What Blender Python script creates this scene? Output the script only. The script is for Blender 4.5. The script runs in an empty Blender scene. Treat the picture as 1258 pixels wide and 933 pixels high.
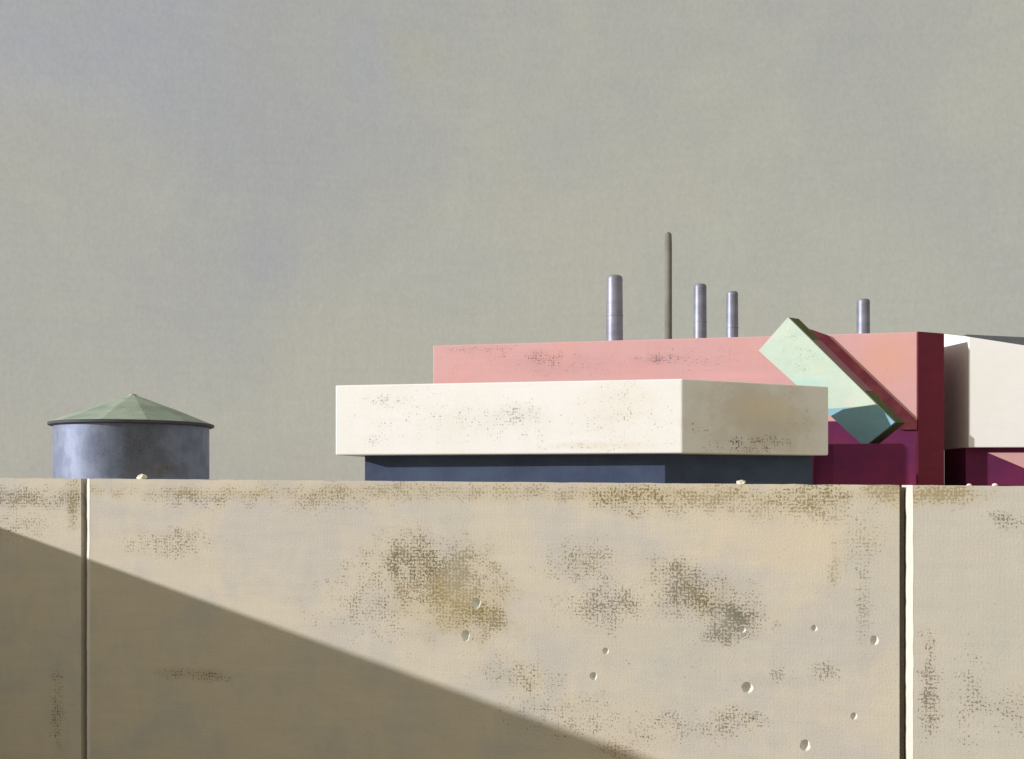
import bpy, bmesh, math, random
from mathutils import Vector, noise
from mathutils.geometry import delaunay_2d_cdt
random.seed(7)
C = bpy.context.scene.collection
S = bpy.context.scene
R = math.radians
F = 1258*35/36; HY = 594.0; EYE = 2.0

# ------------------------------------------------------------------ helpers
def at(px, py, Y):
    return Vector(((px-629)/F*Y, Y, EYE-(py-HY)/F*Y))
def zz(py, Y): return EYE-(py-HY)/F*Y
def xx(px, Y): return (px-629)/F*Y

def tag(o, label=None, cat=None, group=None, kind=None):
    if label: o['label'] = label
    if cat: o['category'] = cat
    if group: o['group'] = group
    if kind: o['kind'] = kind
    return o
def empty(name, loc, label, cat, group=None):
    o = bpy.data.objects.new(name, None); C.objects.link(o); o.location = loc
    o.empty_display_size = .3
    return tag(o, label, cat, group)
def wpos(o):
    p = Vector((0, 0, 0))
    while o is not None:
        p = p + Vector(o.location); o = o.parent
    return p
def link(name, verts, faces, mat, parent=None, uvs=None, loc=None, smooth=False, bevel=0, segs=2):
    """verts in world metres; stored relative to the parent / the given base point"""
    base = wpos(parent) if parent else Vector((0, 0, 0))
    off = Vector(loc) if loc is not None else base
    me = bpy.data.meshes.new(name)
    me.from_pydata([Vector(v)-off for v in verts], [], faces)
    if uvs:
        uvl = me.uv_layers.new(name='UVMap')
        for p in me.polygons:
            for li, k in zip(p.loop_indices, range(len(p.vertices))):
                uvl.data[li].uv = uvs[p.index][k]
    for p in me.polygons: p.use_smooth = smooth
    me.materials.append(mat); me.validate(); me.update()
    o = bpy.data.objects.new(name, me); C.objects.link(o)
    o.location = off-base if parent else off
    if parent: o.parent = parent
    if bevel:
        b = o.modifiers.new('bevel', 'BEVEL'); b.width = bevel; b.segments = segs; b.limit_method = 'ANGLE'; b.angle_limit = R(25)
    return o
def prism(name, pts, z0, z1, mat, parent=None, bevel=.03, loc=None):
    """vertical prism over a plan polygon; z0/z1 a number or one per corner. UV: metres along the perimeter, height"""
    n = len(pts)
    z0 = [z0]*n if not isinstance(z0, (list, tuple)) else z0
    z1 = [z1]*n if not isinstance(z1, (list, tuple)) else z1
    a = sum(pts[i][0]*pts[(i+1) % n][1]-pts[(i+1) % n][0]*pts[i][1] for i in range(n))
    if a < 0: pts = pts[::-1]; z0 = z0[::-1]; z1 = z1[::-1]
    V = [(p[0], p[1], z0[i]) for i, p in enumerate(pts)]+[(p[0], p[1], z1[i]) for i, p in enumerate(pts)]
    Fs = []; U = []; u = 0
    for i in range(n):
        j = (i+1) % n
        L = math.dist(pts[i], pts[j])
        Fs.append((i, j, n+j, n+i)); U.append([(u, z0[i]), (u+L, z0[j]), (u+L, z1[j]), (u, z1[i])]); u += L
    Fs.append(tuple(range(n, 2*n))); U.append([tuple(p) for p in pts])
    Fs.append(tuple(reversed(range(n)))); U.append([tuple(p) for p in reversed(pts)])
    return link(name, V, Fs, mat, parent, U, bevel=bevel, loc=loc)
def lathe(name, c, prof, mat, parent=None, n=64, smooth=True, loc=None, closed_bottom=True):
    V = []; Fs = []; U = []
    for (r, z) in prof:
        for k in range(n):
            a = 2*math.pi*k/n; V.append((c[0]+r*math.cos(a), c[1]+r*math.sin(a), z))
    m = len(prof)
    for i in range(m-1):
        for k in range(n):
            l = (k+1) % n
            Fs.append((i*n+k, i*n+l, (i+1)*n+l, (i+1)*n+k))
            u0, u1 = k/n*2*math.pi*prof[0][0], (k+1)/n*2*math.pi*prof[0][0]
            U.append([(u0, prof[i][1]), (u1, prof[i][1]), (u1, prof[i+1][1]), (u0, prof[i+1][1])])
    Fs.append(tuple(reversed(range(n)))); U.append([(0, 0)]*n)
    Fs.append(tuple((m-1)*n+k for k in range(n))); U.append([(0, 0)]*n)
    o = link(name, V, Fs, mat, parent, U, smooth=smooth, loc=loc)
    o.data.set_sharp_from_angle(angle=R(35))
    return o

# ------------------------------------------------------------------ materials
class N:
    def __init__(s, name):
        s.m = bpy.data.materials.new(name); s.m.use_nodes = True
        s.t = s.m.node_tree; s.t.nodes.clear()
    def n(s, typ, **k):
        nd = s.t.nodes.new(typ)
        for a, b in k.items(): setattr(nd, a, b)
        return nd
    def put(s, nd, key, v):
        if hasattr(v, 'is_linked') or hasattr(v, 'links'): s.t.links.new(v, nd.inputs[key])
        else: nd.inputs[key].default_value = v
    def math(s, op, a, b=None, c=None, clamp=False):
        nd = s.n('ShaderNodeMath', operation=op); nd.use_clamp = clamp
        s.put(nd, 0, a)
        if b is not None: s.put(nd, 1, b)
        if c is not None: s.put(nd, 2, c)
        return nd.outputs[0]
    def vmath(s, op, a, b=None):
        nd = s.n('ShaderNodeVectorMath', operation=op); s.put(nd, 0, a)
        if b is not None: s.put(nd, 1, b)
        return nd
    def noise(s, vec, scale, detail=3, rough=.55, dist=0):
        nd = s.n('ShaderNodeTexNoise'); s.put(nd, 'Vector', vec)
        s.put(nd, 'Scale', scale); s.put(nd, 'Detail', detail); s.put(nd, 'Roughness', rough); s.put(nd, 'Distortion', dist)
        return nd
    def smooth(s, v, a, b, c=0., d=1.):
        nd = s.n('ShaderNodeMapRange', interpolation_type='SMOOTHSTEP'); s.put(nd, 0, v)
        for i, q in enumerate((a, b, c, d)): s.put(nd, i+1, q)
        return nd.outputs[0]
    def mix(s, f, a, b, mode='MIX'):
        nd = s.n('ShaderNodeMix', data_type='RGBA', blend_type=mode)
        s.put(nd, 0, f)
        s.put(nd, 6, a if not isinstance(a, tuple) else (*a, 1) if len(a) == 3 else a)
        s.put(nd, 7, b if not isinstance(b, tuple) else (*b, 1) if len(b) == 3 else b)
        return nd.outputs[2]

def paint(name, base, var=None, vscale=.35, vamt=.8, px=1., stains=(), rough=.85, metal=0., bump=.3, streak=.08, grain=.06, seed=0., hs=1.):
    """weathered surface: two-tone mottling, trowel/brush streaks, fine grain, and worn speckled stains.
    px = metres that a fine speckle spans; stains = (u, v, ru, rv, colour, density, tint)"""
    g = N(name)
    uv = g.n('ShaderNodeUVMap').outputs[0]
    uv = g.vmath('ADD', uv, (seed*0, 0, 0)).outputs[0]
    sv = g.vmath('ADD', uv, (seed*3.7, seed*1.3, seed)).outputs[0]
    col = base
    if var:
        n1 = g.noise(sv, vscale/px*.03, 4, .6, .4).outputs[0]
        col = g.mix(g.math('MULTIPLY', g.smooth(n1, .38, .66), vamt), base, var)
    # long soft streaks, horizontal and vertical
    h = g.noise(g.vmath('MULTIPLY', sv, (.25/px*.1, 1.6/px*.1, 1)).outputs[0], 1., 5, .65).outputs[0]
    v = g.noise(g.vmath('MULTIPLY', sv, (1.5/px*.1, .3/px*.1, 1)).outputs[0], 1., 5, .6).outputs[0]
    st = g.math('ADD', g.math('MULTIPLY', g.math('SUBTRACT', h, .5), streak*2.6*hs), g.math('MULTIPLY', g.math('SUBTRACT', v, .5), streak*1.6))
    fine = g.noise(sv, 1/px, 2, .7).outputs[0]
    wv = g.vmath('MULTIPLY', sv, (.55/px, 1.1/px, 1)).outputs[0]
    wv2 = g.vmath('MULTIPLY', sv, (1.3/px, .6/px, 1)).outputs[0]
    sp = g.math('ADD', g.math('MULTIPLY', g.noise(wv, 1., 2, .6).outputs[0], .5), g.math('MULTIPLY', g.noise(wv2, 1.05, 2, .6).outputs[0], .5))
    # woven imprint (like hessian pressed into the surface) that breaks every worn patch into rows
    mid = g.noise(sv, .13/px, 3, .6)
    wp_ = g.vmath('ADD', g.vmath('MULTIPLY', sv, (3.1/px,)*3).outputs[0], g.vmath('MULTIPLY', mid.outputs['Color'], (5., 5., 5.)).outputs[0]).outputs[0]
    xyz = g.n('ShaderNodeSeparateXYZ'); g.put(xyz, 0, wp_)
    wea = g.math('ADD', g.math('SINE', xyz.outputs[0]), g.math('SINE', xyz.outputs[1]))
    sp = g.math('ADD', sp, g.math('ADD', g.math('MULTIPLY', wea, .028), g.math('MULTIPLY', g.math('SUBTRACT', mid.outputs[0], .5), .3)))
    st = g.math('ADD', st, g.math('MULTIPLY', wea, grain*.25))
    st = g.math('ADD', st, g.math('MULTIPLY', g.math('SUBTRACT', fine, .5), grain*3))
    bright = g.math('ADD', 1., st)
    cc = g.n('ShaderNodeCombineXYZ')
    for i in range(3): g.put(cc, i, bright)
    col = g.mix(1., col, cc.outputs[0], 'MULTIPLY')
    spk_all = None
    if stains:
        dn = g.noise(sv, .06/px, 4, .6)
        dv = g.vmath('SUBTRACT', dn.outputs['Color'], (.5, .5, .5)).outputs[0]
        for (su, sv_, ru, rv, c, dens, tint) in stains:
            w = g.vmath('ADD', uv, g.vmath('MULTIPLY', dv, (ru*1.5, rv*1.5, 0)).outputs[0]).outputs[0]
            q = g.vmath('MULTIPLY', g.vmath('SUBTRACT', w, (su, sv_, 0)).outputs[0], (1/ru, 1/rv, 0)).outputs[0]
            d = g.vmath('LENGTH', q).outputs['Value']
            mk = g.smooth(d, 0.15, 1.15, 1., 0.)
            th = g.math('ADD', sp, g.math('MULTIPLY', mk, dens))
            f = g.math('MULTIPLY', g.smooth(th, .645, .72), g.smooth(mk, 0., .25))
            col = g.mix(g.math('MULTIPLY', mk, tint), col, c)
            col = g.mix(g.math('MULTIPLY', f, .75), col, tuple(x*.62 for x in c))
            spk_all = f if spk_all is None else g.math('MAXIMUM', spk_all, f)
    b = g.n('ShaderNodeBsdfPrincipled'); g.put(b, 'Base Color', col if not isinstance(col, tuple) else (*col, 1))
    g.put(b, 'Roughness', rough); g.put(b, 'Metallic', metal); g.put(b, 'Specular IOR Level', .25)
    if bump:
        bp = g.n('ShaderNodeBump'); g.put(bp, 'Strength', bump); g.put(bp, 'Distance', px*.5)
        hgt = g.math('ADD', g.math('MULTIPLY', fine, .7), g.math('MULTIPLY', sp, .8))
        if spk_all is not None: hgt = g.math('SUBTRACT', hgt, g.math('MULTIPLY', spk_all, .6))
        g.put(bp, 'Height', hgt); g.t.links.new(bp.outputs[0], b.inputs['Normal'])
    o = g.n('ShaderNodeOutputMaterial'); g.t.links.new(b.outputs[0], o.inputs[0])
    return g.m

# ------------------------------------------------------------------ sun, sky, camera
AZ = 72.0                       # degrees to the left of straight behind the camera
# the great wall: 15 degrees turned, right end nearer
W0 = Vector((xx(0, 6.3), 6.3)); W1 = Vector((xx(1258, 4.775), 4.775))
DU = (W1-W0).normalized(); NW = Vector((DU.y, -DU.x))       # NW points to the camera side
def wall_uz(px, py):
    r = (px-629)/F
    # W0 + u*DU on the ray x = r*y
    u = (r*W0.y-W0.x)/(DU.x-r*DU.y)
    Y = W0.y+u*DU.y
    return u, zz(py, Y)
u0_, z0_ = wall_uz(0, 648); u1_, z1_ = wall_uz(800, 934)
slope = (z0_-z1_)/(u1_-u0_)
sh = Vector((math.sin(R(AZ)), math.cos(R(AZ))))              # horizontal travel of the light
inplane = sh.dot(DU)
EL = math.atan(slope*inplane)
ray = Vector((sh.x*math.cos(EL), sh.y*math.cos(EL), -math.sin(EL)))
print('sun elevation', math.degrees(EL))
sl = bpy.data.lights.new('sun', 'SUN'); sl.energy = 4.45; sl.angle = R(.6); sl.color = (1., .98, .97)
so = bpy.data.objects.new('sun', sl); C.objects.link(so); so.location = (-20, -6, 12)
so.rotation_euler = ray.to_track_quat('-Z', 'Y').to_euler()

wd = bpy.data.worlds.new('World'); S.world = wd; wd.use_nodes = True
g = N('tmp'); bpy.data.materials.remove(g.m); g.t = wd.node_tree; g.t.nodes.clear()
sky = g.n('ShaderNodeTexSky', sky_type='NISHITA'); sky.sun_disc = False
sky.sun_elevation = EL; sky.sun_rotation = math.atan2(-ray.x, -ray.y)
sky.air_density = 1.; sky.dust_density = 2.
dirv = g.n('ShaderNodeTexCoord').outputs['Generated']
sep = g.n('ShaderNodeSeparateXYZ'); g.put(sep, 0, dirv)
K = 10.
warm = (.466*K, .450*K, .380*K); cool = (.405*K, .402*K, .388*K); pale = (.475*K, .468*K, .395*K)
n1 = g.noise(dirv, 2.6, 5, .6, .3).outputs[0]
n2 = g.noise(dirv, 7.5, 5, .6, .5).outputs[0]
up = g.smooth(sep.outputs[2], .0, .55)
f1 = g.math('ADD', g.math('MULTIPLY', up, .75), g.math('MULTIPLY', g.math('SUBTRACT', n1, .5), 3.4), clamp=True)
cl = g.mix(f1, warm, cool)
cl = g.mix(g.math('MULTIPLY', g.smooth(n2, .46, .68), .6), cl, pale)
def dirp(px, py):
    v = Vector(((px-629)/F, 1, (HY-py)/F)); v.normalize(); return tuple(v)
wnz = g.vmath('SUBTRACT', g.noise(dirv, 9., 3, .6).outputs['Color'], (.5, .5, .5)).outputs[0]
for (px, py, w, c, a) in ((170, 70, .09, (.37, .395, .475), .45), (15, 50, .06, (.37, .40, .48), .4), (455, 95, .045, (.385, .40, .44), .45), (325, 315, .04, (.365, .375, .41), .4), (300, 180, .09, (.38, .39, .40), .4),
                          (690, 190, .05, (.38, .39, .41), .35), (560, 330, .06, (.38, .39, .40), .25), (350, 0, .2, (.38, .39, .40), .35), (510, 80, .035, (.45, .44, .34), .5), (950, 300, .3, (.47, .462, .38), .35)):
    dd = g.vmath('ADD', dirv, g.vmath('MULTIPLY', wnz, (w*1.6,)*3).outputs[0]).outputs[0]
    d = g.vmath('DISTANCE', dd, dirp(px, py)).outputs['Value']
    cl = g.mix(g.math('MULTIPLY', g.smooth(d, 0., w*1.3, 1., 0.), a), cl, tuple(x*K for x in c))
gr = g.noise(g.vmath('MULTIPLY', dirv, (1, 1, .6)).outputs[0], 330., 2, .8).outputs[0]
ghz = g.noise(g.vmath('MULTIPLY', dirv, (18, 18, 160)).outputs[0], 1., 4, .7).outputs[0]
gvt = g.noise(g.vmath('MULTIPLY', dirv, (110, 110, 16)).outputs[0], 1., 4, .7).outputs[0]
gb = g.math('ADD', g.math('ADD', 1., g.math('MULTIPLY', g.math('SUBTRACT', gr, .5), .22)), g.math('MULTIPLY', g.math('SUBTRACT', g.math('ADD', ghz, gvt), 1.), .09))
cc = g.n('ShaderNodeCombineXYZ')
for i in range(3): g.put(cc, i, gb)
cl = g.mix(1., cl, cc.outputs[0], 'MULTIPLY')
# cloud cover brightened sunward and behind the viewer, added fill for the shaded faces
sd = g.vmath('DOT_PRODUCT', dirv, (-ray.x, -ray.y, 0.25)).outputs['Value']
bk_ = g.vmath('DOT_PRODUCT', dirv, (0, -1, 0)).outputs['Value']
gl = g.math('ADD', g.math('ADD', 1., g.math('MULTIPLY', g.smooth(sd, .35, 1.), .55)), g.math('MULTIPLY', g.smooth(bk_, -.3, .6), .36))
cg = g.n('ShaderNodeCombineXYZ')
g.put(cg, 0, gl); g.put(cg, 1, g.math('POWER', gl, .93)); g.put(cg, 2, g.math('POWER', gl, .62))
cl = g.mix(1., cl, cg.outputs[0], 'MULTIPLY')
fin = g.mix(.95, sky.outputs[0], cl)
S.cycles.max_bounces = 4; S.cycles.diffuse_bounces = 3
bg = g.n('ShaderNodeBackground'); g.put(bg, 'Color', fin); g.put(bg, 'Strength', .1)
ow = g.n('ShaderNodeOutputWorld'); g.t.links.new(bg.outputs[0], ow.inputs[0])

cam = bpy.data.cameras.new('camera'); co = bpy.data.objects.new('camera', cam); C.objects.link(co)
co.location = (0, 0, EYE); co.rotation_euler = (R(90), 0, 0)
cam.sensor_width = 36; cam.lens = 35; cam.shift_y = (HY-466.5)/1258; cam.clip_end = 5000; cam.clip_start = .05
S.camera = co
S.view_settings.view_transform = 'Standard'; S.view_settings.look = 'None'; S.view_settings.exposure = 0; S.view_settings.gamma = 1
S.render.engine = 'CYCLES'; S.render.resolution_x = 1024; S.render.resolution_y = 759

# ------------------------------------------------------------------ ground
mg = paint('dry_sandy_soil', (.44, .375, .27), (.37, .32, .22), px=.05, rough=1, bump=.4)
gs = 3000
link('ground', [(-gs, -gs, 0), (gs, -gs, 0), (gs, gs, 0), (-gs, gs, 0)], [(0, 1, 2, 3)], mg, None,
     [[(-gs, -gs), (gs, -gs), (gs, gs), (-gs, gs)]])['kind'] = 'structure'

# ------------------------------------------------------------------ the concrete wall
OL = (.30, .235, .11); BR = (.22, .18, .11); GO = (.42, .33, .16); GY = (.42, .41, .37); DK = (.13, .115, .075); RS = (.45, .30, .17)
def ws(px, py, rx, ry, c, dens, tint):
    u, z = wall_uz(px, py); ub, _ = wall_uz(px+rx, py); _, zb = wall_uz(px, py+ry)
    return (u, z, abs(ub-u)*1.2, abs(zb-z)*1.2, c, dens+(.05 if dens > 0 else 0), tint*1.1)
center_stains = [
    ws(640, 780, 250, 60, BR, .0, .0), ws(545, 715, 85, 55, OL, .17, .16), ws(560, 745, 75, 40, GO, .10, .38), ws(500, 685, 60, 40, BR, .13, .08), ws(600, 760, 40, 30, OL, .16, .12),
    ws(455, 735, 80, 60, BR, .06, .0), ws(740, 745, 60, 35, BR, .12, .03), ws(720, 690, 60, 30, OL, .08, .04),
    ws(840, 725, 55, 45, BR, .13, .10), ws(900, 760, 50, 38, DK, .18, .13), ws(870, 735, 40, 30, OL, .12, .1),
    ws(1023, 700, 10, 40, GO, .14, .12), ws(1010, 825, 25, 14, BR, .12, .02), ws(955, 830, 20, 14, BR, .1, 0),
    ws(250, 612, 75, 16, BR, .12, .05), ws(205, 665, 60, 24, BR, .09, .02), ws(400, 615, 60, 22, OL, .09, .06),
    ws(560, 605, 700, 13, GO, .10, .2), ws(870, 616, 200, 22, GO, .12, .14), ws(1090, 604, 40, 24, GO, .14, .35), ws(1000, 620, 60, 30, OL, .13, .08), ws(770, 612, 60, 22, OL, .12, .08),
    ws(700, 880, 90, 30, BR, .06, .04), ws(830, 890, 90, 30, BR, .06, .02), ws(640, 830, 60, 26, OL, .09, .05), ws(900, 885, 40, 20, BR, .1, .02), ws(760, 920, 40, 20, RS, .1, .1),
    ws(235, 828, 50, 9, DK, .08, .12), ws(1060, 670, 30, 60, BR, .06, .0), ws(1062, 730, 14, 80, BR, .09, .03),
    ws(560, 625, 25, 120, GY, .0, .25), ws(820, 800, 150, 50, GY, .0, .35), ws(1070, 700, 60, 110, GY, .0, .35), ws(960, 660, 120, 40, (.60, .50, .36), .0, .4)]
right_stains = [ws(1150, 606, 60, 20, GO, .16, .28), ws(1240, 870, 40, 30, BR, .07, .08), ws(1142, 860, 16, 90, BR, .12, .04), ws(1190, 860, 30, 60, BR, .05, .03),
                ws(1240, 640, 40, 12, BR, .11, .0), ws(1225, 780, 60, 60, GY, 0, .3)]
left_stains = [ws(30, 612, 110, 16, BR, .13, .08), ws(90, 615, 12, 40, OL, .15, .2), ws(25, 645, 50, 20, BR, .07, .02), ws(70, 880, 12, 60, OL, .1, .05)]
WB = (.530, .480, .402); WV = (.468, .440, .412)
m_c = paint('weathered_concrete', WB, WV, px=.0095, vamt=.9, vscale=.8, stains=center_stains, rough=.95, bump=.35, streak=.07, grain=.03, seed=1)
m_r = paint('greyer_weathered_concrete', (.470, .443, .398), (.50, .465, .40), px=.0095, vscale=.8, stains=right_stains, rough=.95, bump=.35, streak=.06, grain=.03, seed=2)
m_l = paint('plain_weathered_concrete', WB, WV, px=.0095, vscale=.8, stains=left_stains, rough=.95, bump=.35, streak=.07, grain=.03, seed=3)
m_pale = paint('fresh_pale_plaster', (.69, .67, .62), (.62, .60, .56), px=.006, rough=.9, bump=.3, streak=.05)
m_chip = paint('broken_plaster', (.80, .76, .66), (.66, .62, .52), px=.01, rough=.9, bump=.3)
m_gap = paint('dirty_joint_gap', (.26, .23, .19), (.20, .18, .15), px=.006, rough=1, bump=.3)

UL0 = -1.30                                                   # where the return wall starts
uR_end = wall_uz(1258, 600)[0]+6
ztop_a = wall_uz(0, 587.5)[1]; ua = wall_uz(0, 587.5)[0]
ztop_b = wall_uz(1258, 597.5)[1]; ub = wall_uz(1258, 597.5)[0]
def ztop(u): return ztop_a+(ztop_b-ztop_a)*(u-ua)/(ub-ua)
def wp(u, z, d=0.):                                           # d = depth into the wall
    p = W0+DU*u-NW*d; return Vector((p.x, p.y, z))
TH = .22
jl = wall_uz(99.5, 700)[0]; jr = wall_uz(1105, 700)[0]
GAP = .033; CH = .031; CD = .013
root = empty('concrete_wall', wp(2, 0), 'long beige concrete wall with stained panels crossing the whole foreground', 'wall')
pits = [(585, 741, .026, 1.15), (572, 781, .024, 1.3), (744, 800, .017, 1.1), (729, 831, .020, 1.15), (912, 774, .016, 1.), (1000, 772, .017, .9),
        (1074, 787, .021, 1.1), (918, 845, .029, 1.), (1049, 880, .017, 1.1), (989, 916, .026, 1.15)]
def panel(name, ua_, ub_, mat, holes=(), left_ch=False, seed=0, label=None):
    """front face with holes, sides and back; the left edge can carry the chamfer"""
    rnd = random.Random(seed)
    uf = ua_+CH if left_ch else ua_
    V2 = []; edges = []
    top = []
    n = max(2, int((ub_-uf)/.05))
    for i in range(n+1):
        u = uf+(ub_-uf)*i/n
        jit = noise.noise(Vector((u*9, seed, 0)))*.0035+noise.noise(Vector((u*40, seed, 3)))*.0025
        top.append((u, ztop(u)+jit))
    loop = [(uf, 0.)]+top+[(ub_, 0.)]
    V2 = [Vector(p) for p in loop]; nb = len(V2)
    edges = [(i, (i+1) % nb) for i in range(nb)]
    rings = []
    for (hu, hz, ring) in holes:
        b = len(V2); V2 += [Vector(p) for p in ring]; k = len(ring)
        edges += [(b+i, b+(i+1) % k) for i in range(k)]
    vs, es, fs, ov, oe, of = delaunay_2d_cdt(V2, edges, [], 1, 1e-6)
    def inhole(c):
        for (hu, hz, ring) in holes:
            ins = False; k = len(ring)
            for i in range(k):
                a = ring[i]; b2 = ring[(i+1) % k]
                if (a[1] > c[1]) != (b2[1] > c[1]) and c[0] < (b2[0]-a[0])*(c[1]-a[1])/(b2[1]-a[1])+a[0]: ins = not ins
            if ins: return True
        return False
    V = [wp(v[0], v[1]) for v in vs]; Fc = []; U = []
    for f in fs:
        c = sum((vs[i] for i in f), Vector((0, 0)))/len(f)
        if inhole(c): continue
        a = vs[f[0]]; b2 = vs[f[1]]; c2 = vs[f[2]]
        cr = (b2-a).cross(c2-a)
        f = tuple(f) if cr > 0 else tuple(reversed(f))        # seen from the camera side u runs right, z up
        Fc.append(f); U.append([(vs[i][0], vs[i][1]) for i in f])
    # shell behind
    B = len(V)
    for (u, z) in loop: V.append(wp(u, z)); V.append(wp(u, z, TH))
    for i in range(nb):
        j = (i+1) % nb
        Fc.append((B+2*i, B+2*i+1, B+2*j+1, B+2*j))
        Lu = loop[i]; Lv = loop[j]
        U.append([(Lu[0], Lu[1]), (Lu[0], Lu[1]+TH), (Lv[0], Lv[1]+TH), (Lv[0], Lv[1])])
    Fc.append(tuple(B+2*i+1 for i in range(nb))); U.append([loop[i] for i in range(nb)])
    o = link(name, V, Fc, mat, root, U)
    if label: o['label'] = label
    return o
def ring_of(hu, hz, r, asp, seed):
    rnd = random.Random(seed); k = 22; out = []
    for i in range(k):
        a = 2*math.pi*i/k
        rr = r*(1+.16*noise.noise(Vector((math.cos(a)*1.7, math.sin(a)*1.7, seed*3.1)))+.05*(rnd.random()-.5))
        out.append((hu+rr*math.cos(a), hz+rr*asp*math.sin(a)))
    return out
holes = []
for i, (px, py, r, asp) in enumerate(pits):
    u, z = wall_uz(px, py); holes.append((u, z, ring_of(u, z, r, asp, i+1)))
panel('panel', UL0-.0, jl, m_l, seed=1, label='left end panel, lower part in shadow')
cp = panel('panel', jl+GAP, jr, m_c, holes, True, seed=2, label='wide middle panel with rusty stains and pits')
panel('panel', jr+GAP, uR_end, m_r, (), True, seed=3, label='greyer right end panel')
for i, (hu, hz, ring) in enumerate(holes):
    r = pits[i][2]; k = len(ring); V = [wp(u, z) for (u, z) in ring]; Fc = []
    lev = ((.93, .35), (.75, .68), (.5, .9), (.22, 1.))
    for (s_, d_) in lev:
        for q, (u, z) in enumerate(ring):
            d = r*1.15*d_*(1+.15*noise.noise(Vector((q*.6, i, d_*3))))
            V.append(wp(hu+(u-hu)*s_, hz+(z-hz)*s_, d))
    for l in range(len(lev)):
        for q in range(k):
            w = (q+1) % k; Fc.append((l*k+q, l*k+w, (l+1)*k+w, (l+1)*k+q))
    Fc.append(tuple(len(lev)*k+q for q in range(k)))
    U = [[((V[a]-V[0]).length, V[a].z) for a in f] for f in Fc]
    link('pit', V, Fc, m_pale, cp, U)
# joints: the pale chamfered arris on the right of each gap, and the dark filler in the gap
for uj in (jl, jr):
    rnd = random.Random(int(uj*100)+5)
    a, b = uj+GAP, uj+GAP+CH
    zs = [i*.03 for i in range(int(ztop(uj)/.03))]+[ztop(uj)]
    V = []; Fc = []; U = []
    for z in zs:
        w = .0028*noise.noise(Vector((z*11, uj, 1)))+.002*noise.noise(Vector((z*45, uj, 2)))
        w2 = .003*noise.noise(Vector((z*13, uj, 7)))
        V += [wp(a+w, z, TH), wp(a+w, z, CD), wp(b-.001+w2, z, -.0012), wp(b+.004, z, .004), wp(b+.004, z, TH)]
    for i in range(len(zs)-1):
        for q in range(4):
            Fc.append((i*5+q, i*5+q+1, (i+1)*5+q+1, (i+1)*5+q)); U.append([(q*.02, zs[i]), (q*.02+.02, zs[i]), (q*.02+.02, zs[i+1]), (q*.02, zs[i+1])])
    n = len(zs)-1
    Fc.append((n*5, n*5+1, n*5+2, n*5+3, n*5+4)); U.append([(0, 0), (.02, 0), (.04, 0), (.05, 0), (.06, 0)])
    link('joint_edge', V, Fc, m_pale, root, U)
    d0, d1 = .055, TH-.01; e = .001
    P = [wp(uj+e, 0, d0), wp(a-.004, 0, d0), wp(a-.004, 0, d1), wp(uj+e, 0, d1)]
    prism('joint_filler', [(p.x, p.y) for p in P], 0, ztop(uj)-.012, m_gap, root, bevel=0)

# return wall outside the frame, square to the concrete wall: its level top edge casts the diagonal shadow
uh = UL0
zr = z0_+(u0_-uh)*slope
P = [wp(uh, 0, TH), wp(uh-.3, 0, TH), wp(uh-.3, 0, -7.5), wp(uh, 0, -7.5)]
m_ret = paint('return_wall_concrete', WB, WV, px=.0095, rough=.95, seed=5)
rw = prism('return_wall', [(p.x, p.y) for p in P], 0, zr, m_ret, bevel=0, loc=wp(uh, 0))
tag(rw, 'plain concrete return wall standing square to the left end of the stained wall', 'wall')

# crumbs of plaster on top of the wall
def chip(px, py, w, h, seed, label):
    u, z = wall_uz(px, py); z = ztop(u)
    bm = bmesh.new(); bmesh.ops.create_icosphere(bm, subdivisions=2, radius=1.)
    rnd = random.Random(seed)
    for v in bm.verts:
        d = 1+.45*noise.noise(v.co*1.6+Vector((seed*5., 0, 0)))
        v.co = Vector((v.co.x*w*.5*d, v.co.y*w*.4*d, max(-.45, v.co.z)*h*.62*d+h*.27))
    me = bpy.data.meshes.new('plaster_chip'); bm.to_mesh(me); bm.free(); me.uv_layers.new(name='UVMap'); me.materials.append(m_chip)
    o = bpy.data.objects.new('plaster_chip', me); C.objects.link(o)
    o.location = wp(u, z, .035); o.rotation_euler = (0, 0, R(-15+rnd.uniform(-20, 20)))
    tag(o, label, 'plaster chip', 'crumbs of plaster on top of the concrete wall')
chip(170, 590, .062, .036, 1, 'white plaster crumb on the wall top in front of the round tank')
chip(910, 594, .046, .024, 2, 'white plaster crumb on the wall top below the dark base of the shaded building side')
chip(1192, 598, .022, .012, 3, 'tiny pale crumb on the wall top just right of the maroon shaded flank')
chip(1224, 598, .026, .014, 4, 'tiny pale crumb on the wall top nearest the right edge of the photo')

# ------------------------------------------------------------------ round tank
m_tank = paint('blue_grey_sheet_metal', (.215, .25, .37), (.14, .175, .275), px=.03, vscale=1.5, rough=.5, metal=.2, bump=.25, streak=.3, hs=.15, grain=.05,
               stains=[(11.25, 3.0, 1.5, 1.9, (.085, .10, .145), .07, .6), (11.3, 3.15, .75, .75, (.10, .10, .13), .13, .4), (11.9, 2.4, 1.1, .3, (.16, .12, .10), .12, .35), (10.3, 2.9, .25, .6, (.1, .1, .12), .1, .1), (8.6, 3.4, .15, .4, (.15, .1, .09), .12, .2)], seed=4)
m_rim = paint('dark_tank_rim', (.06, .07, .115), (.10, .09, .09), px=.02, rough=.6, bump=.4)
m_roof = paint('green_copper_roof', (.37, .44, .37), (.24, .30, .24), px=.03, vscale=1.2, rough=.6, bump=.3, streak=.14, seed=6)
TY = 30.; TX = xx(163.5, TY); zt = zz(523, TY)
tk = empty('storage_tank', (TX, TY, 0), 'round blue grey metal tank with a green conical roof at the left behind the wall', 'tank')
rb = 95/F*TY*.945; rr = 101/F*TY*.945
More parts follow.
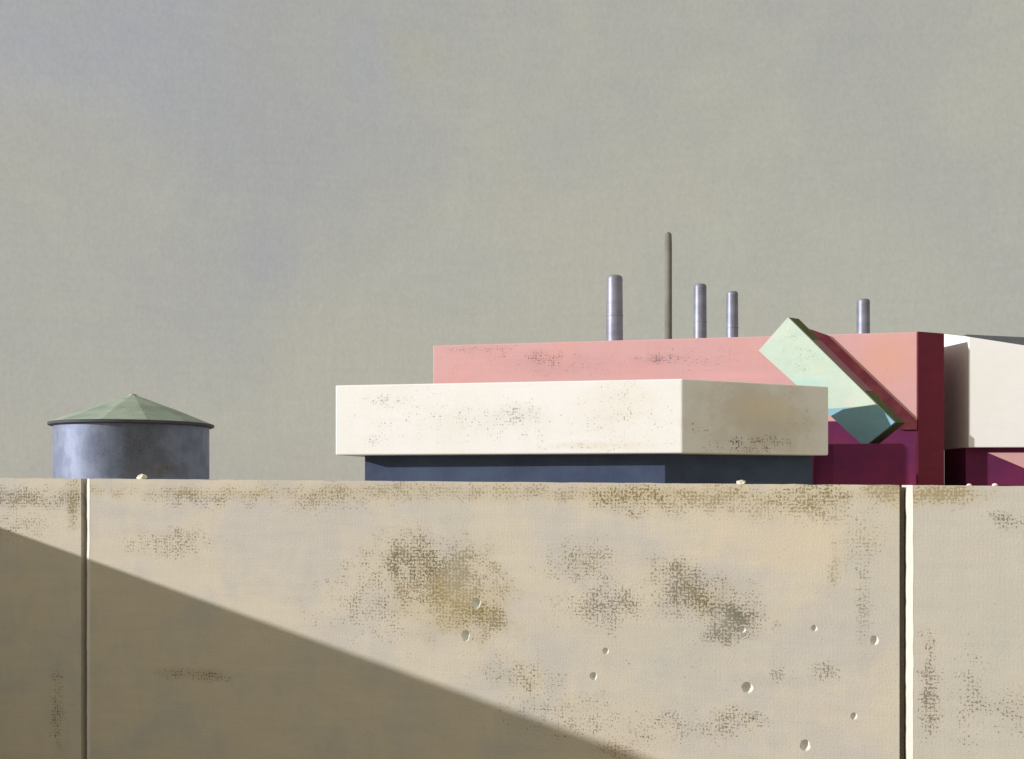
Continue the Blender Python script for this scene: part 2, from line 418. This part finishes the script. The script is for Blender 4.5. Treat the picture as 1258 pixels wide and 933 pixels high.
prof = [(rb, 0)]
z = .0
while z < zt-.15:
    prof += [(rb, z+.3)]; z += .5
prof = [p for p in prof if p[1] < zt-.02]+[(rb, zt-.02)]
# vertical lap seams come as ribs
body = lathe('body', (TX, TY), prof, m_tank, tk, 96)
for k in range(0):
    a = 2*math.pi*k/20+.1
    c = Vector((TX+math.cos(a)*(rb+.004), TY+math.sin(a)*(rb+.004))); t = Vector((-math.sin(a), math.cos(a))); o_ = Vector((math.cos(a), math.sin(a)))
    P = [c-t*.03-o_*.02, c+t*.03-o_*.02, c+t*.02+o_*.002, c-t*.02+o_*.002]
    prism('seam', [(p.x, p.y) for p in P], 0, zt-.05, m_tank, tk, bevel=0)
lathe('rim', (TX, TY), [(rb-.02, zt-.05), (rr-.05, zt-.05), (rr, zt-.03), (rr+.01, zt+.035), (rr-.02, zt+.05), (rb-.02, zt+.05)], m_rim, tk, 96)
zap = zz(484.5, TY)
ng = 12; V = []; Fc = []; U = []
for ring, (r, z) in enumerate(((rr-.012, zt+.052), (rr*.55, zt+.052+(zap-zt-.05)*.47), (.12, zap-.045), (.10, zap))):
    for k in range(ng):
        a = 2*math.pi*k/ng; V.append((TX+r*math.cos(a), TY+r*math.sin(a), z))
for i in range(3):
    for k in range(ng):
        l = (k+1) % ng; Fc.append((i*ng+k, i*ng+l, (i+1)*ng+l, (i+1)*ng+k)); U.append([(k*.6, i*1.2), (k*.6+.6, i*1.2), (k*.6+.6, i*1.2+1.2), (k*.6, i*1.2+1.2)])
Fc.append(tuple(3*ng+k for k in range(ng))); U.append([(0, 0)]*ng)
Fc.append(tuple(reversed(range(ng)))); U.append([(0, 0)]*ng)
link('roof', V, Fc, m_roof, tk, U)

# ------------------------------------------------------------------ white building on a navy base
kk = .90
Cc = (xx(838, 40*kk), 40*kk); Lc = (xx(412, 42.7*kk), 42.7*kk); Rc = (xx(1018, 43.3*kk), 43.3*kk)
def off_pt(p, q, d):          # shift line p-q by d to its left
    v = (Vector(q)-Vector(p)).normalized(); n = Vector((-v.y, v.x)); return Vector(p)+n*d, v
zb = zz(557, 40*kk); ztp = zz(465.5, 40*kk)
wb = empty('white_building', (3, 40, 0), 'flat roofed building with a white box upper storey over a recessed navy base', 'building')
top_pts = [Lc, Cc, Rc, (12.1*kk, 44.75*kk), (-6.6*kk, 47.2*kk)]
# perimeter order is L-C-R: u = 0 at L on the sunlit side
def bs(px, py, rx, ry, c, dens, tint):
    if px < 838: Y = 41.5*kk; L = (px-412)/426*math.dist(Lc, Cc)
    else: Y = 41.7*kk; L = math.dist(Lc, Cc)+(px-838)/180*math.dist(Cc, Rc)
    return (L, zz(py, Y), rx/F*Y, ry/F*Y, c, dens, tint)
white_scuffs_shade = [bs(560, 515, 150, 40, (.62, .59, .5), .045, .0), bs(770, 525, 70, 40, (.62, .57, .46), .06, .05), bs(645, 512, 45, 18, (.38, .36, .30), .13, .10), bs(600, 520, 140, 30, (.6, .57, .47), .05, .1), bs(480, 490, 50, 10, (.5, .47, .4), .10, .02), bs(760, 500, 60, 40, (.68, .62, .45), .05, .2), bs(462, 540, 20, 10, (.45, .42, .35), .12, .05),
       bs(940, 540, 70, 10, (.12, .11, .09), .15, .02), bs(925, 552, 80, 8, (.12, .11, .09), .13, .02), bs(930, 543, 70, 9, (.11, .10, .085), .17, .0), bs(930, 515, 110, 70, (.56, .49, .37), .03, .55), bs(900, 545, 25, 10, (.10, .09, .07), .16, .0), bs(860, 530, 20, 10, (.2, .18, .14), .10, 0), bs(940, 500, 60, 20, (.85, .72, .55), .02, .45), bs(740, 549, 80, 7, (.66, .58, .42), .08, .3)]  # broad warm tint over the end face is painted shade; dark specks are scuffs
m_white = paint('off_white_render', (.84, .835, .855), (.82, .805, .80), px=.06, vscale=.8, stains=white_scuffs_shade, rough=.9, bump=.2, streak=.03, grain=.025, seed=8)
us = prism('upper_storey', top_pts, zb, ztp, m_white, wb, bevel=.05)
m_navy = paint('navy_blue_render', (.068, .095, .165), (.045, .06, .125), px=.06, vscale=.8, rough=.8, bump=.25, streak=.12, seed=9)
bL = (xx(448, 43.6*kk), 43.6*kk); bC = (xx(817, 41.1*kk), 41.1*kk); bR = (xx(998, 43.9*kk), 43.9*kk)
prism('base', [bL, bC, bR, (11.4*kk, 44.5*kk), (-5.6*kk, 46.8*kk)], 0, zb-.003, m_navy, wb, bevel=.02)

# ------------------------------------------------------------------ pink building
PL = (xx(532, 55.5), 55.5); PR = (xx(1127, 50.5), 50.5); zp = zz(408, 50.5)
pk = empty('pink_building', (10, 56, 0), 'long pink building with painted shade, plum on its lower walls and maroon on its right side', 'building')
PE = (xx(1160, 51.2), 51.2)
def ps(px, py, rx, ry, c, dens, tint):
    t = (px-532)/595; Y = 1/(1/55.5+(1/50.5-1/55.5)*t)
    p = Vector((xx(px, Y), Y)); return ((p-Vector(PL)).length, zz(py, Y), rx/F*Y, ry/F*Y, c, dens, tint)
pst = [ps(640, 445, 110, 22, (.50, .30, .33), .06, .05), ps(860, 440, 90, 25, (.50, .30, .33), .05, .05), ps(665, 440, 50, 12, (.32, .18, .18), .13, .08), ps(815, 441, 45, 9, (.25, .20, .25), .14, .10), ps(700, 450, 120, 14, (.42, .24, .27), .06, .15), ps(590, 430, 60, 8, (.4, .26, .24), .08, .1), ps(1095, 440, 40, 40, (.70, .38, .27), .0, .5),
       ps(900, 462, 80, 8, (.78, .42, .44), 0, .5)]
m_pink = paint('salmon_pink_render', (.69, .385, .39), (.66, .39, .41), px=.07, vscale=.9, stains=pst, rough=.9, bump=.2, streak=.05, grain=.04, seed=10)
m_plum_shade = paint('plum_painted_shade', (.165, .020, .075), (.11, .018, .08), px=.07, vscale=1.2, rough=.85, bump=.2, streak=.12, seed=11)  # shade on the pink lower walls, put into the colour
m_flank_shade = paint('maroon_painted_shade', (.20, .026, .055), (.16, .024, .06), px=.07, vscale=1., rough=.85, bump=.2, streak=.12, seed=12)
zsp = zz(517, 50.5)
BK = (24.5, 63.); BL2 = (0., 66.)
prism('upper_wall', [PL, PR, (PR[0]+.3, PR[1]+1.), BK, BL2], zsp, zp, m_pink, pk, bevel=.05)
prism('lower_wall', [PL, PR, (PR[0]+.3, PR[1]+1.), BK, BL2], 0, zsp-.003, m_plum_shade, pk, bevel=.0)
# right flank in shade: an added block with the shade painted maroon
v = (Vector(PE)-Vector(PR)).normalized(); nn = Vector((v.y, -v.x))
prism('shaded_flank', [(PR[0]+.012, PR[1]-.02), PE, (PE[0]+1.35, PE[1]+4.5), (PR[0]+.32, PR[1]+3)], 0, zp+.03, m_flank_shade, pk, bevel=.04)
# annex in front of the lower wall, half hidden by the white building, shade painted plum
AY = 39.0
prism('annex', [(xx(1000, 39.85), 39.85), (xx(1024, 39.4), 39.4), (xx(1126, AY), AY), (xx(1126, AY)+.4, 50.2), (14.6, 50.2)], 0, zz(545, AY), m_plum_shade, pk, bevel=.03)

# ------------------------------------------------------------------ leaning slab
SA = R(55); SY = 44.85; SX = xx(932, SY)
def slab_pt(px, py):
    r = (px-629)/F; L = (r*SY-SX)/(math.cos(SA)+r*math.sin(SA))
    Y = SY-math.sin(SA)*L; return Vector((SX+math.cos(SA)*L, Y, zz(py, Y)))
A, B, Cq, D = slab_pt(932, 431), slab_pt(968, 390), slab_pt(1099, 519), slab_pt(1062, 549)
bk = Vector((math.sin(SA), math.cos(SA), 0))
def quadbox(name, q, d0, d1, mat, parent, bevel=.02, label=None):
    V = [p+bk*d0 for p in q]+[p+bk*d1 for p in q]; n = len(q)
    e1 = Vector((math.cos(SA), -math.sin(SA), 0))
    uvp = lambda p: ((p-A).dot(e1), p.z)
    Fc = [tuple(reversed(range(n))), tuple(range(n, 2*n))]; 
    for i in range(n):
        j = (i+1) % n; Fc.append((i, j, n+j, n+i))
    U = [[(uvp(V[i])[0]+ (0 if i < n else .7), uvp(V[i])[1]) for i in f] for f in Fc]
    o = link(name, V, Fc, mat, parent, U, bevel=bevel)
    bm = bmesh.new(); bm.from_mesh(o.data); bmesh.ops.recalc_face_normals(bm, faces=bm.faces); bm.to_mesh(o.data); bm.free()
    if label: o['label'] = label
    return o
def on_edge(p, q, z): t = (z-p.z)/(q.z-p.z); return p+(q-p)*t
uvs = lambda px, py: ((slab_pt(px, py)-A).dot(Vector((math.cos(SA), -math.sin(SA), 0))), slab_pt(px, py).z)
m_mint = paint('pale_mint_paint', (.38, .46, .40), (.43, .49, .42), px=.06, vscale=1., rough=.85, bump=.2, streak=.06, grain=.04, seed=13,
               stains=[(*uvs(985, 440), 1.2, .9, (.30, .42, .30), .11, .05), (*uvs(968, 415), .8, .6, (.32, .42, .3), .1, .02), (*uvs(990, 470), 1.8, .45, (.28, .48, .44), .0, .5), (*uvs(1010, 452), .4, .3, (.44, .46, .30), 0, .4), (*uvs(1042, 493), .35, .25, (.5, .46, .4), 0, .4), (*uvs(950, 430), .7, .4, (.4, .55, .45), 0, .2)])
m_teal_shade = paint('teal_painted_shade', (.17, .33, .42), (.19, .35, .38), px=.06, vscale=1.4, rough=.8, bump=.2, streak=.1, seed=14)  # shade across the slab's foot, carried by the teal colour
m_olive = paint('olive_green_paint', (.10, .115, .04), (.085, .07, .05), px=.06, rough=.8, bump=.2, streak=.12, seed=15)
m_edge_shadow = paint('mauve_painted_shadow', (.38, .10, .17), (.28, .14, .18), px=.06, rough=.8, bump=.2, streak=.12, seed=16)
sroot = empty('leaning_slab', (D.x, D.y, D.z), 'thick mint green slab leaning diagonally in front of the pink building, teal painted shade at its foot', 'slab')
zc = slab_pt(1040, 501).z
q1 = on_edge(A, D, zc); q2 = on_edge(B, Cq, zc)
TK = .72
quadbox('face_panel', [A, B, q2, q1], -.003, .10, m_mint, sroot, 0, )
quadbox('foot_shade_panel', [q1+Vector((0, 0, -.004)), q2+Vector((0, 0, -.004)), Cq, D], -.003, .10, m_teal_shade, sroot, 0)
quadbox('core', [A, B, Cq, D], .103, TK, m_olive, sroot, .0)
# shadow stripe on the upper right edge, a mauve coloured strip slightly proud
ed = (Cq-B); nrm = ed.cross(bk).normalized()
if nrm.z < 0: nrm = -nrm
def strip(name, t0, t1, d0, d1, h, mat, parent):
    P = []
    for t, d in ((t0, d0), (t1, d0), (t1, d1), (t0, d1)):
        P.append(B+ed*t+bk*d-nrm*.02)
    P2 = [p+nrm*(h+.02) for p in P]; V = P+P2
    Fc = [(0, 1, 2, 3), (4, 5, 6, 7), (0, 1, 5, 4), (1, 2, 6, 5), (2, 3, 7, 6), (3, 0, 4, 7)]
    U = [[(V[i].x, V[i].z) for i in f] for f in Fc]
    o = link(name, V, Fc, mat, parent, U)
    bm = bmesh.new(); bm.from_mesh(o.data); bmesh.ops.recalc_face_normals(bm, faces=bm.faces); bm.to_mesh(o.data); bm.free()
    return o
strip('edge_shadow_strip', .23, .72, .20, TK-.05, .012, m_edge_shadow, sroot)
# the slab's shadow on the pink wall, built as a maroon band parallel to it
def pk_pt(px, py, d=0.):
    r = (px-629)/F; p = Vector(PL); v = (Vector(PR)-p).normalized(); n = Vector((v.y, -v.x))
    p = p+n*d
    L = (r*p.y-p.x)/(v.x-r*v.y); q = p+v*L; return Vector((q.x, q.y, zz(py, q.y)))
BA = [(994, 404), (1017, 412.2), (1126.5, 517), (1126.5, 528), (1106, 528)]
m_slab_shadow = paint('maroon_painted_shadow', (.11, .016, .028), (.17, .05, .05), px=.05, vscale=2.5, vamt=.5, rough=.85, bump=.3, streak=.12, seed=17)
Vb = [pk_pt(x, y, .15) for x, y in BA]+[pk_pt(x, y, -.05) for x, y in BA]; n = 5
Fb = [tuple(reversed(range(n))), tuple(range(n, 2*n))]+[(i, (i+1) % n, n+(i+1) % n, n+i) for i in range(n)]
bo = link('slab_shadow_band', Vb, Fb, m_slab_shadow, pk, [[(Vb[i].x, Vb[i].z) for i in f] for f in Fb])
bm = bmesh.new(); bm.from_mesh(bo.data); bmesh.ops.recalc_face_normals(bm, faces=bm.faces); bm.to_mesh(bo.data); bm.free()

# ------------------------------------------------------------------ building at the right edge
QY = 51.5; Q = Vector((xx(1190, QY), QY)); qa = R(5)
qd = Vector((math.cos(qa), -math.sin(qa))); qb = Vector((math.sin(qa), math.cos(qa)))
cb = empty('corner_building', (Q.x+4, Q.y+3, 0), 'white walled building cut by the right edge, dark roof above and base in plum painted shade below', 'building')
W = 12.; DP = 3.9
pA, pB, pC_, pD = Q, Q+qd*W, Q+qd*W+qb*DP, Q+qb*DP
def q_at(px):
    r = (px-629)/F; L = (r*Q.y-Q.x)/(qd.x-r*qd.y); p = Q+qd*L; return L, p
L2, p2 = q_at(1258); zl = zz(414, QY); zr2 = zz(424.5, p2.y); sl_ = (zr2-zl)/L2
zbq = zz(550, QY)
zfar = zl+sl_*W
m_white2 = paint('white_render', (.88, .875, .895), (.87, .86, .86), px=.06, vscale=.8, rough=.9, bump=.2, streak=.03, grain=.025, seed=18,
                 stains=[(0, 0, .1, .1, GY, 0, 0)][:0])
prism('upper_wall', [pA, pB, pC_, pD], zbq, [zl, zfar, zfar, zz(409, 55.)], m_white2, cb, bevel=.04)
m_slate = paint('slate_roofing', (.085, .095, .11), (.12, .12, .125), px=.05, rough=.7, bump=.3, streak=.15, seed=19)
i1 = Q+qd*.3+qb*1.2; i2 = Q+qd*(W-.3)+qb*1.2; i3 = Q+qd*(W-.3)+qb*(DP-.3); i4 = Q+qd*.3+qb*(DP-.3)
zt1 = zz(411.0, i1.y); Lq, pq = q_at(1258)
zt2 = zz(413.5, pq.y+1.1)
slp = (zt2-zt1)/(Lq-.3)
prism('roof', [i1, i2, i3, i4], zbq+1., [zt1, zt1+slp*(W-.6), zt1+slp*(W-.6), zt1], m_slate, cb, bevel=.03)
j = lambda a, b: (Q+qd*a+qb*b)
prism('base', [j(.02, .45), j(W-.3, .45), j(W-.3, DP-.2), j(.02, DP-.2)], 0, zbq-.003, m_plum_shade, cb, bevel=.0)  # shade under the overhang is painted in as plum
# sunlit patch on the base, built as a thin pink wedge
def b_at(px, py):
    r = (px-629)/F; q0 = Q+qb*.45; L = (r*q0.y-q0.x)/(qd.x-r*qd.y); p = q0+qd*L; return L, zz(py, p.y)
t1 = b_at(1213, 556.5); t2 = b_at(1290, 589); t3 = b_at(1290, 556.5)
V = []
for dd in (.36, .45-.002):
    for (L, z) in (t1, t2, t3):
        p = Q+qd*L+qb*dd; V.append((p.x, p.y, z))
Fc = [(0, 1, 2), (5, 4, 3), (0, 3, 4, 1), (1, 4, 5, 2), (2, 5, 3, 0)]
link('sunlit_wedge', V, Fc, m_pink, cb, [[(V[i][0]+40, V[i][2]) for i in f] for f in Fc])

# ------------------------------------------------------------------ smokestacks and mast behind the pink building
m_stack = paint('galvanised_stack', (.25, .26, .345), (.18, .185, .24), px=.05, vscale=1., rough=.45, metal=.35, bump=.3, streak=.16, grain=.06, seed=20)
m_lip = paint('stack_lip', (.20, .20, .24), (.14, .14, .16), px=.05, rough=.55, metal=.3, bump=.3, seed=21)
m_mast = paint('dull_mast_paint', (.19, .195, .18), (.15, .15, .14), px=.05, rough=.8, bump=.3, streak=.15, seed=22)
def stack(px, top, wb_, wt, Y, label):
    X = xx(px, Y); z = zz(top, Y); r0 = wb_/2/F*Y*.98; r1 = wt/2/F*Y
    r00 = r0+(r0-r1)*.25
    s_ = empty('smokestack', (X, Y, 0), label, 'smokestack', 'metal smokestacks behind the pink building')
    pr = [(r00, 0)]; k = 6
    for i in range(1, k):
        zi = z*i/k; r = r00+(r1-r00)*i/k
        pr += [(r, zi-.05), (r+.02, zi-.04), (r+.02, zi+.04), (r, zi+.05)]
    pr += [(r1, z-.35)]
    lathe('shaft', (X, Y), pr, m_stack, s_, 40)
    lathe('cap', (X, Y), [(r1+.005, z-.352), (r1+.01, z-.22), (r1*.93, z-.07), (r1*.75, z-.01), (r1*.6, z)], m_stack, s_, 40)
stack(755, 339, 23.5, 19.5, 60, 'tallest and widest metal smokestack, left of the thin mast')
stack(860, 349.5, 18, 15.5, 72, 'slender metal smokestack just right of the thin mast, nearest to it on that side')
stack(899.5, 358.5, 17, 14, 76, 'metal smokestack between the one beside the mast and the mint slab')
stack(1060.5, 368, 17, 15.5, 80, 'shortest metal smokestack, alone above the pink wall right of the mint slab')
MY = 66.; MX = xx(821, MY)
mo = lathe('mast', (MX, MY), [(10/2/F*MY, 0), (9.2/2/F*MY, zz(418, MY)), (9/2/F*MY, zz(300, MY)), (8/2/F*MY, zz(288, MY)), (3/2/F*MY, zz(285.5, MY))], m_mast, None, 20, loc=(MX, MY, 0))
tag(mo, 'thin dark mast rising highest between the smokestacks', 'mast')
